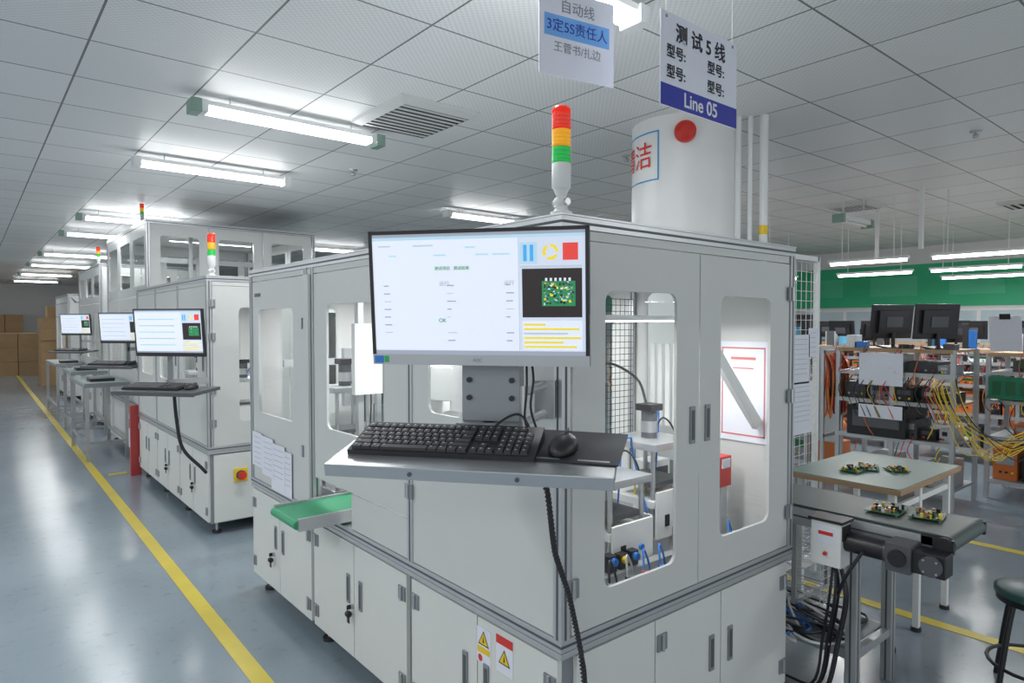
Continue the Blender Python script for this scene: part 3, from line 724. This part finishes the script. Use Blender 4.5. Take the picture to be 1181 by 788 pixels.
monitor(1.08,5.05,1.535,detail=1);tray(1.05,5.0,1.15,tilt=4,full=False)
b=MB();b.box(1.09,1.12,5.12,5.15,1.12,1.6,GREY);b.box(1.1,1.38,5.19,5.22,1.15,1.2,STEEL);b.box(1.0,1.14,5.06,5.15,1.13,1.14,GREY);b.box(1.09,1.12,5.1,5.22,1.15,1.2,STEEL);b.obj('monitor_bracket.001')
b=MB();b.tube([(1.12,5.1,1.12),(1.14,5.12,.9),(1.18,5.13,.7),(1.3,5.14,.55),(1.34,5.15,.5)],.012,RUBBER);b.obj('power_cable.001')
monitor(1.28,8.15,1.55,detail=1);tray(1.22,8.1,1.16,tilt=4,full=False)
b=MB();b.box(1.34,1.37,8.22,8.25,1.1,1.6,GREY);b.box(1.35,1.51,8.22,8.25,1.3,1.34,STEEL);b.box(1.2,1.37,8.15,8.25,1.12,1.14,GREY);b.obj('monitor_bracket.002')
monitor(1.30,12.2,1.58,detail=1);tray(1.26,12.1,1.18,tilt=4,full=False)
b=MB();b.box(1.36,1.39,12.27,12.3,1.1,1.6,GREY);b.box(1.38,1.56,12.27,12.3,1.3,1.34,STEEL);b.box(1.2,1.39,12.2,12.3,1.14,1.16,GREY);b.obj('monitor_bracket.003')

# ------------------------------------------------------------ hanging signs
b=MB();b.box(-.218,.218,-.002,.002,-.15,.15,PAPER);b.box(-.218,.218,-.003,-.002,-.15,-.08,NAVY)
for x in(-.19,.19): b.tube([(x,0,.14),(x,0,CEIL-2.453)],.0012,WHITE,sub=1)
for x in(-.19,.19): b.cyl((x,-.003,.135),(x,-.002,.135),.006,GREY,seg=12)
s=b.obj('hanging_line_sign',(1.938,1.337,2.453),(0,0,0))
text(s,'测 试 5 线',.066,(0,-.0035,.09),INK,bold=.0009)
for x,z in((-.19,.025),(.035,.025),(-.19,-.04),(.035,-.04)): text(s,'型号:',.046,(x,-.0035,z),INK,align='LEFT',bold=.0007)
text(s,'Line 05',.066,(0,-.0035,-.116),WHITE,bold=.001)
b=MB();b.box(-.15,.15,-.001,.001,-.14,.14,PAPER);b.box(-.13,.13,-.0016,-.001,-.015,.055,LBLUE)
for x in(-.13,.13): b.tube([(x,0,.135),(x*.9,0,CEIL-2.543)],.0012,WHITE,sub=1)
s=b.obj('hanging_paper_sign',(1.569,1.558,2.543),(0,0,math.radians(-10)))
text(s,'自动线',.046,(0,-.002,.085),GREY);text(s,'3定5S责任人',.045,(0,-.0022,.019),NAVY);text(s,'王菅书/扎边',.036,(0,-.002,-.048),GREY)

# ------------------------------------------------------------ output conveyor on the right
b=MB();xa,xb=2.82,3.17;ye=.85;yb=2.6;zt=.80
b.box(xa,xb,ye,yb,zt-.008,zt,BELTD);b.cyl((xa,ye,zt-.032),(xb,ye,zt-.032),.032,BELTD,seg=24);b.box(xa,xb,ye,yb,zt-.064,zt-.056,BELTD)
for x0,x1 in((xa-.02,xa-.002),(xb+.002,xb+.02)):
    b.box(x0,x1,ye+.04,yb,zt-.085,zt-.01,ALU);b.box(x0-.001,x1+.001,ye+.04,yb,zt-.05,zt-.042,ALUD)
    b.box(x0,x1,ye-.03,ye+.08,zt-.06,zt-.008,BLACK);b.cyl((x0-.004,ye,zt-.032),(x1+.004,ye,zt-.032),.03,BLACK)
for x in(xa-.012,xb+.0):
    for y in(1.18,2.3): groove_post(b,x-.02,x+.025,y-.022,y+.022,.0,zt-.085)
b.box(xa,xb,1.165,1.195,.2,.235,ALU);b.box(xa-.02,xa+.015,1.2,2.3,.2,.235,ALU);b.box(xb-.015,xb+.02,1.2,2.3,.2,.235,ALU)
b.box(xa,xb,1.20,2.28,.235,.24,GREY)
conv=b.obj('belt_conveyor',bevel=.0015)
b=MB()
b.cyl((2.75,1.24,.712),(2.75,1.02,.712),.040,BLACK,seg=24)
for yy in(1.235,1.03): b.cyl((2.75,yy,.712),(2.75,yy-.012,.712),.044,DGREY,seg=24)
b.box(2.70,2.80,.93,1.02,.655,.765,DGREY);b.cyl((2.69,.975,.71),(2.70,.975,.71),.032,BLACK,seg=20)
b.box(2.715,2.80,.82,.94,.665,.75,BLACK);b.cyl((2.70,.865,.707),(2.72,.865,.707),.038,DGREY,seg=24)
for k in range(4):
    t=k*math.pi/2+.78;b.cyl((2.695,.865+.03*math.cos(t),.707+.03*math.sin(t)),(2.70,.865+.03*math.cos(t),.707+.03*math.sin(t)),.004,STEEL,seg=8)
b.obj('conveyor_motor',bevel=.004)
b=MB();b.box(2.69,2.775,1.18,1.30,.61,.79,WHITE);b.box(2.688,2.69,1.20,1.28,.70,.77,PAPER);b.box(2.687,2.688,1.21,1.27,.735,.75,RED);b.cyl((2.69,1.24,.66),(2.68,1.24,.66),.008,RED)
b.box(2.70,2.77,1.175,1.18,.72,.78,BLACK);b.box(2.68,2.785,1.17,1.31,.79,.802,BLACK);b.obj('motor_control_box',bevel=.003)
b=MB()
for k in range(7):
    dx=random.uniform(-.03,.03);dy=random.uniform(-.04,.04)
    b.tube([(2.74,1.22+dy*.4,.62),(2.73+dx,1.20+dy,.5),(2.76+dx,1.24+dy,.3),(2.74+dx,1.28+dy,.08),(2.80+dx*3,1.45+dy*3,.012)],.006,random.choice([BLACK,BLACK,RUBBER]))
b.tube([(2.7,1.1,.70),(2.68,1.15,.6),(2.72,1.2,.5)],.007,BLACK)
for k in range(18):
    c=random.choice([BLUE,BLACK,WHITE,BLACK,BLACK,BLACK])
    x=random.uniform(2.72,3.1);y=random.uniform(1.3,1.9)
    b.tube([(x,y,.25),(x+random.uniform(-.2,.2),y+.1,.33),(x+.1,y+random.uniform(-.2,.2),.25),(x-.1,y-.1,.26),(x+.05,y+.2,.245)],.006,c)
b.obj('cable_bundle')

def pcb(x,y,z,w,d,rot,seed,name='circuit_board'):
    r=random.Random(seed);b=MB();b.box(-w/2,w/2,-d/2,d/2,.006,.009,PCBG)
    for sx in(-1,1):
        for sy in(-1,1): b.cyl((sx*w*.45,sy*d*.42,0),(sx*w*.45,sy*d*.42,.006),.004,STEEL,seg=8)
    for k in range(36):
        px=r.uniform(-w*.46,w*.42);py=r.uniform(-d*.45,d*.38);h=r.uniform(.004,.02);sw=r.uniform(.006,.02);sd=r.uniform(.005,.014)
        m=r.choice([BLACK,YEL,BLACK,STEEL,BLACK,YEL,PCBG,mat('copper',(.55,.22,.08),.4,.6)])
        if r.random()<.3: b.cyl((px,py,.009),(px,py,.009+h),sw*.4,m,seg=10)
        else: b.cbox(px,py,.009+h/2,sw,sd,h,m)
    b.obj(name,(x,y,z),(0,0,rot))
pcb(3.0,1.13,.801,.14,.13,.1,1);pcb(3.05,.99,.801,.15,.12,.2,2)
b=MB();b.box(3.41,4.27,1.22,1.80,.775,.80,WOOD);b.box(3.415,4.265,1.225,1.795,.80,.804,ESD)
for x,y in((3.45,1.27),(3.78,1.27),(4.2,1.27),(3.5,1.75),(4.2,1.75)): b.box(x-.015,x+.015,y-.015,y+.015,0.02,.775,WHITE);b.cyl((x,y,0),(x,y,.02),.025,RUBBER,seg=12)
b.box(3.5,4.2,1.74,1.76,.25,.28,WHITE);b.box(3.45,4.2,1.26,1.28,.68,.71,WHITE);b.obj('esd_workbench',bevel=.002)
pcb(3.78,1.52,.805,.13,.11,.4,4);pcb(3.66,1.55,.805,.12,.10,.1,5);pcb(3.85,1.40,.805,.1,.1,.8,6)
b=MB();mesh_panel(b,3.34,4.16,2.0,.12,1.98,.06)
for x in(3.33,4.17): b.box(x-.015,x+.015,1.985,2.015,0,2.02,WHITE)
b.box(3.33,4.17,1.985,2.015,1.99,2.02,WHITE);b.box(3.33,4.17,1.985,2.015,.1,.13,WHITE)
b.obj('wire_mesh_fence')
b=MB()
for x,z,w,h in((3.92,1.38,.22,.30),(3.95,1.08,.24,.32),(4.08,1.48,.12,.18)):
    b.box(x-w/2,x+w/2,1.972,1.975,z-h/2,z+h/2,PAPER)
    for k in range(8): b.box(x-w/2+.02,x+w/2-.03,1.971,1.972,z+h/2-.03-k*.03,z+h/2-.028-k*.03,GREY)
b.obj('hanging_document')
b=MB()
mesh_panel(b,2.86,3.14,1.34,.36,.66,.035);mesh_panel(b,2.86,3.14,1.80,.36,.66,.035)
for k in range(9):
    x=2.86+k*.035;b.cyl((x,1.34,.36),(x,1.80,.36),.0018,WHITE,seg=5)
for k in range(9):
    z=.36+k*.0375
    for x in(2.86,3.14): b.cyl((x,1.34,z),(x,1.80,z),.0018,WHITE,seg=5)
for y in(1.45,1.7): b.box(2.84,3.15,y-.01,y+.01,.34,.357,ALU)
for y in(1.45,1.7):
    for x in(2.845,3.155): b.box(x-.006,x+.006,y-.01,y+.01,.34,.715,ALU)
b.obj('wire_basket')

b=MB();b.lathe(0,0,[(0,.43),(.155,.43),(.165,.44),(.165,.458),(.15,.466),(0,.468)],mat('stool_seat',(.03,.09,.085),.35),36)
b.lathe(0,0,[(.150,.41),(.157,.41),(.157,.43),(.150,.43),(.150,.41)],BLACK,36)
for k in range(4):
    t=math.pi/4+k*math.pi/2+.25;b.tube([(.13*math.cos(t),.13*math.sin(t),.43),(.16*math.cos(t),.16*math.sin(t),.3),(.21*math.cos(t),.21*math.sin(t),.0)],.011,BLACK,sub=4)
b.tube([(.185*math.cos(t),.185*math.sin(t),.14) for t in [2*math.pi*i/24 for i in range(25)]],.008,BLACK,sub=1)
b.obj('round_stool',(3.50,.70,0))

# ------------------------------------------------------------ workstations on the right
def rack(x,y0,y1,depth,H,seed,name='test_bench_rack'):
    r=random.Random(seed);b=MB();L=y1-y0
    for xx in(0,depth):
        for yy in(0,L/2,L): b.box(xx-.018,xx+.018,yy-.018,yy+.018,0,H,ALU)
    zs=[.15,.55,.88,1.14,H-.02]
    for z in zs:
        b.box(0,depth,0,L,z,z+.02,WOOD if z in(zs[-1],.88) else GREY);b.box(-.02,0,0,L,z-.01,z+.025,ALU if z!=zs[-1] else WOOD)
    cols=[BLACK,DGREY,GREY,DGREY,DGREY,BLACK,BLACK,STEEL,WHITE,DGREY,ORG,ORG]
    for i,z in enumerate(zs[:-1]):
        yy=.03;top=zs[i+1]-z-.05
        while yy<L-.15:
            w=r.uniform(.08,.26);h=r.uniform(.3,.95)*top
            if r.random()<.95:
                m=r.choice(cols);xo=r.uniform(0.0,.12)
                b.box(xo,xo+depth*.6,yy,min(yy+w,L-.02),z+.021,z+.02+h,m)
                b.box(xo-.003,xo,yy+.02,min(yy+w,L-.02)-.02,z+.021+h*.5,z+.021+h*.8,r.choice([DGREY,STEEL,PCBG,BLACK]))
                for q in range(3):
                    b.cyl((xo-.012,yy+.03+q*w*.25,z+.021+h*.25),(xo,yy+.03+q*w*.25,z+.021+h*.25),.01,r.choice([RED,BLACK,YEL,STEEL]),seg=8)
            yy+=w+r.uniform(.01,.05)
    for k in range(int(L*28)):
        y=r.uniform(0,L);z=r.choice(zs[1:5])+r.uniform(-.02,.08);m=r.choice([BLACK,BLACK,BLACK,RED,YEL,DGREY,ORG])
        dz=r.uniform(.15,.4)
        b.tube([(-.01,y,z),(-.05,y+.03,z-dz*.5),(-.04,y+r.uniform(-.1,.1),z-dz),(0,y+r.uniform(-.1,.1),z-dz*.7)],.004,m,seg=5,sub=4)
    o=b.obj(name,(x,y0,0));return o
rack(6.4,1.90,2.85,.6,1.37,11)
rack(6.7,3.3,4.3,.6,1.36,12);rack(7.2,.7,1.86,.6,1.33,13)
rack(8.8,1.0,3.0,.6,1.30,14);rack(9.0,3.4,5.4,.6,1.30,15);rack(6.9,4.8,6.2,.6,1.35,16);rack(11,1.5,6.5,.6,1.30,17)
b=MB();b.box(6.345,6.349,2.27,2.64,1.04,1.33,PAPER);b.box(6.345,6.349,2.27,2.64,.74,.86,PAPER);b.obj('hanging_document.001')
b=MB();b.box(6.36,6.9,2.25,2.75,.571,.84,BLACK);b.box(6.355,6.36,2.3,2.7,.65,.8,DGREY);b.obj('computer_case',bevel=.004)
def bmon(x,y,z,rz,sc=.85):
    monitor(x,y,z+.255*sc,rot=math.radians(rz),tilt=-6,detail=1,stand=True,on=True,sc=sc)
bmon(6.68,2.50,1.375,152,.95);bmon(6.68,2.13,1.375,150,.95);bmon(7.4,1.40,1.33,150);bmon(7.45,.95,1.33,-60)
for x,y,z,r_ in((6.95,3.5,1.36,145),(6.95,4.0,1.36,150),(9.1,1.4,1.30,150),(9.1,1.8,1.30,80),(9.1,2.2,1.30,150),(9.1,2.7,1.30,150),(9.3,3.7,1.3,150),(9.3,4.1,1.3,80),(9.3,4.6,1.3,155),(9.3,5.1,1.3,150),(11.2,2,1.3,120),(11.2,2.5,1.3,90),(11.2,3.1,1.3,100),(11.2,3.6,1.3,100),(11.2,4.4,1.3,80),(11.2,5.2,1.3,120)):
    bmon(x,y,z,r_,.8)
b=MB();r=random.Random(5)
for x,y,z,n in((7.3,.8,1.331,10),(8.85,1.1,1.301,24),(9.05,3.5,1.301,22),(6.75,3.35,1.361,8)):
    for k in range(n):
        yy=y+r.uniform(0,.9 if x<8 else 1.8);xx=x+r.uniform(0,.3);w=r.uniform(.04,.12);h=r.uniform(.06,.30)
        b.cbox(xx,yy,z+h/2,w*.5,w,h,r.choice([CYAN,PAPER,BLACK,DGREY,BLUE,WHITE,BLACK,CYAN,BLACK]))
for y,h,m in((1.95,.05,DGREY),(2.3,.04,BLACK),(2.75,.12,WHITE),(2.68,.06,BLUE)): b.cbox(6.5,y,1.371+h/2,.12,.09,h,m)
b.obj('benchtop_clutter',bevel=.004)
b=MB()
b.M=Matrix.Translation((7.15,1.72,1.35))@Matrix.Rotation(math.radians(-10),4,'Y');b.box(0,.004,-.12,.12,.0,.32,PAPER);b.box(-.006,0,-.04,.04,.29,.34,BLACK)
b.M=Matrix.Translation((7.15,1.30,1.33));b.box(0,.02,-.10,.12,.0,.36,CYAN);b.box(-.004,0,-.07,.07,.1,.32,PAPER);b.M=None
b.obj('clipboard_stand')
b=MB()
for k in range(14):
    y=1.92+r.uniform(-.06,.1);x=6.36-r.uniform(0,.05)
    b.tube([(x,y,1.05+r.uniform(-.05,.1)),(x-.05,y-.1,.85),(x-.02,y-.2-r.uniform(0,.3),.58+r.uniform(-.1,.1)),(x+.3,y-.5,.62+r.uniform(-.05,.08)),(x+.8,y-.7-r.uniform(0,.3),.85)],.0035,r.choice([YEL,YEL,YEL,BLACK]),sub=5)
for k in range(16):
    y=r.uniform(1.95,2.8);b.tube([(6.36,y,1.12),(6.33,y+.05,1.0),(6.35,y+.02,.9),(6.34,y-.05,.75)],.004,r.choice([YEL,RED,BLACK,BLACK]))
b.obj('cable_bundle.001')
# orange wire harnesses hanging on a frame beside the bench
b=MB();r=random.Random(9)
for x in(6.35,6.75): b.box(x-.015,x+.015,2.96,2.99,0,1.34,ALU)
b.box(6.33,6.77,2.96,2.99,1.31,1.34,ALU);b.box(6.33,6.77,2.96,2.99,.5,.53,ALU)
for k in range(46):
    x=r.uniform(6.36,6.74);z=r.uniform(.7,1.05);y=2.95-r.uniform(0,.06)
    b.tube([(x,2.97,1.32),(x+r.uniform(-.03,.03),y-.01,1.15),(x+r.uniform(-.05,.05),y,z),(x+r.uniform(-.05,.05),y+.02,z+.12),(x,2.955,1.28)],.007,r.choice([ORG,ORG,ORG,BLACK,RED]),seg=5,sub=4)
b.obj('orange_wire_harness_rack')
b=MB()
for k in range(4):
    b.cyl((6.85,3.13,.5+k*.22),(7.05,3.13,.5+k*.22),.10,ORG,seg=20);b.cyl((6.84,3.13,.5+k*.22),(6.85,3.13,.5+k*.22),.04,BLACK,seg=14)
b.box(6.8,7.1,3.03,3.23,.0,.38,ORG);b.box(6.83,6.845,3.02,3.24,0,1.36,ALU);b.obj('cable_reel_stack')
b=MB();b.box(7.12,7.175,.75,1.84,.92,1.12,mat('green_crate',(.02,.20,.11),.5))
for k in range(10): b.box(7.112,7.12,.8+k*.105,.86+k*.105,.96,1.08,PCBG)
b.obj('parts_crate')
b=MB()
for x,y in((8.5,3.35),(7.4,2.5)): b.box(x-.018,x+.018,y-.018,y+.018,2.35,CEIL,WHITE)
b.obj('service_pole')
lampx=MB();lampx.box(-.35,.35,-.05,.05,0,.05,HOUS);lampx.box(-.38,-.33,-.06,.06,-.03,.06,CAPG);lampx.box(.33,.38,-.06,.06,-.03,.06,CAPG);lampx.cyl((-.3,0,-.01),(.3,0,-.01),.015,HOUS)
for xx in(-.25,.25): lampx.cyl((xx,0,.05),(xx,0,.28),.005,HOUS,seg=6)
lampx.obj('unlit_lamp_fixture',(7.5,3.2,2.70),(0,0,0))

# ------------------------------------------------------------ aisle tables & boxes
def table(x0,x1,y0,y1,h):
    b=MB();b.box(x0,x1,y0,y1,h-.04,h,GREY);b.box(x0+.01,x1-.01,y0+.01,y1-.01,h,h+.004,mat('table_mat',(.12,.16,.16),.4))
    for x in(x0+.03,x1-.03):
        for y in(y0+.03,y1-.03): b.box(x-.02,x+.02,y-.02,y+.02,.0,h-.04,STEEL)
        b.box(x-.015,x+.015,y0+.03,y1-.03,.2,.23,STEEL)
    for y in(y0+.03,y1-.03): b.box(x0+.03,x1-.03,y-.015,y+.015,.2,.23,STEEL)
    b.box(x0+.1,x0+.35,y0+.3,y0+.6,h+.004,h+.04,BLACK)
    b.obj('work_table')
table(1.02,1.48,8.9,10.3,.90);table(1.1,1.54,10.9,12.0,.92);table(1.12,1.55,13.2,15.0,.92)
def boxes(x0,x1,y0,y1,h,nx,nz,name='cardboard_box_stack'):
    b=MB();r=random.Random(2)
    for i in range(nx):
        for k in range(nz):
            a=x0+(x1-x0)*i/nx;c=x0+(x1-x0)*(i+1)/nx-.015;z=h*k/nz
            dy=r.uniform(0,.08);b.box(a,c,y0+dy,y1,z,z+h/nz-.006,CARD);b.box(a,c,y0+dy-.002,y0+dy,z+h/nz*.48,z+h/nz*.54,WOOD)
    b.obj(name,bevel=.006)
boxes(1.45,3.0,20.5,21.5,1.75,2,3);boxes(1.6,2.2,20.6,21.2,.3,1,1,'cardboard_box');bpy.data.objects['cardboard_box'].location.z=1.745
boxes(.2,2.2,25,26,1.3,4,3);boxes(-1.8,0.1,25,26,1.1,4,3);boxes(-1.5,1.5,28,28.8,1.9,6,4)

# ------------------------------------------------------------ camera, world
cam=bpy.data.cameras.new('camera');cam.sensor_width=36;cam.lens=36*760/1181;cam.clip_start=.05;cam.clip_end=100
co=bpy.data.objects.new('camera',cam);COL.objects.link(co);co.location=(0,0,1.6)
co.rotation_euler=(math.radians(90-1.58),0,math.radians(-39.6));SC.camera=co
w=bpy.data.worlds.new('world');SC.world=w;w.use_nodes=True
bg=w.node_tree.nodes['Background'];bg.inputs[0].default_value=(.93,.97,1,1);bg.inputs[1].default_value=.75
SC.view_settings.view_transform='Standard'
SC.view_settings.exposure=0.22
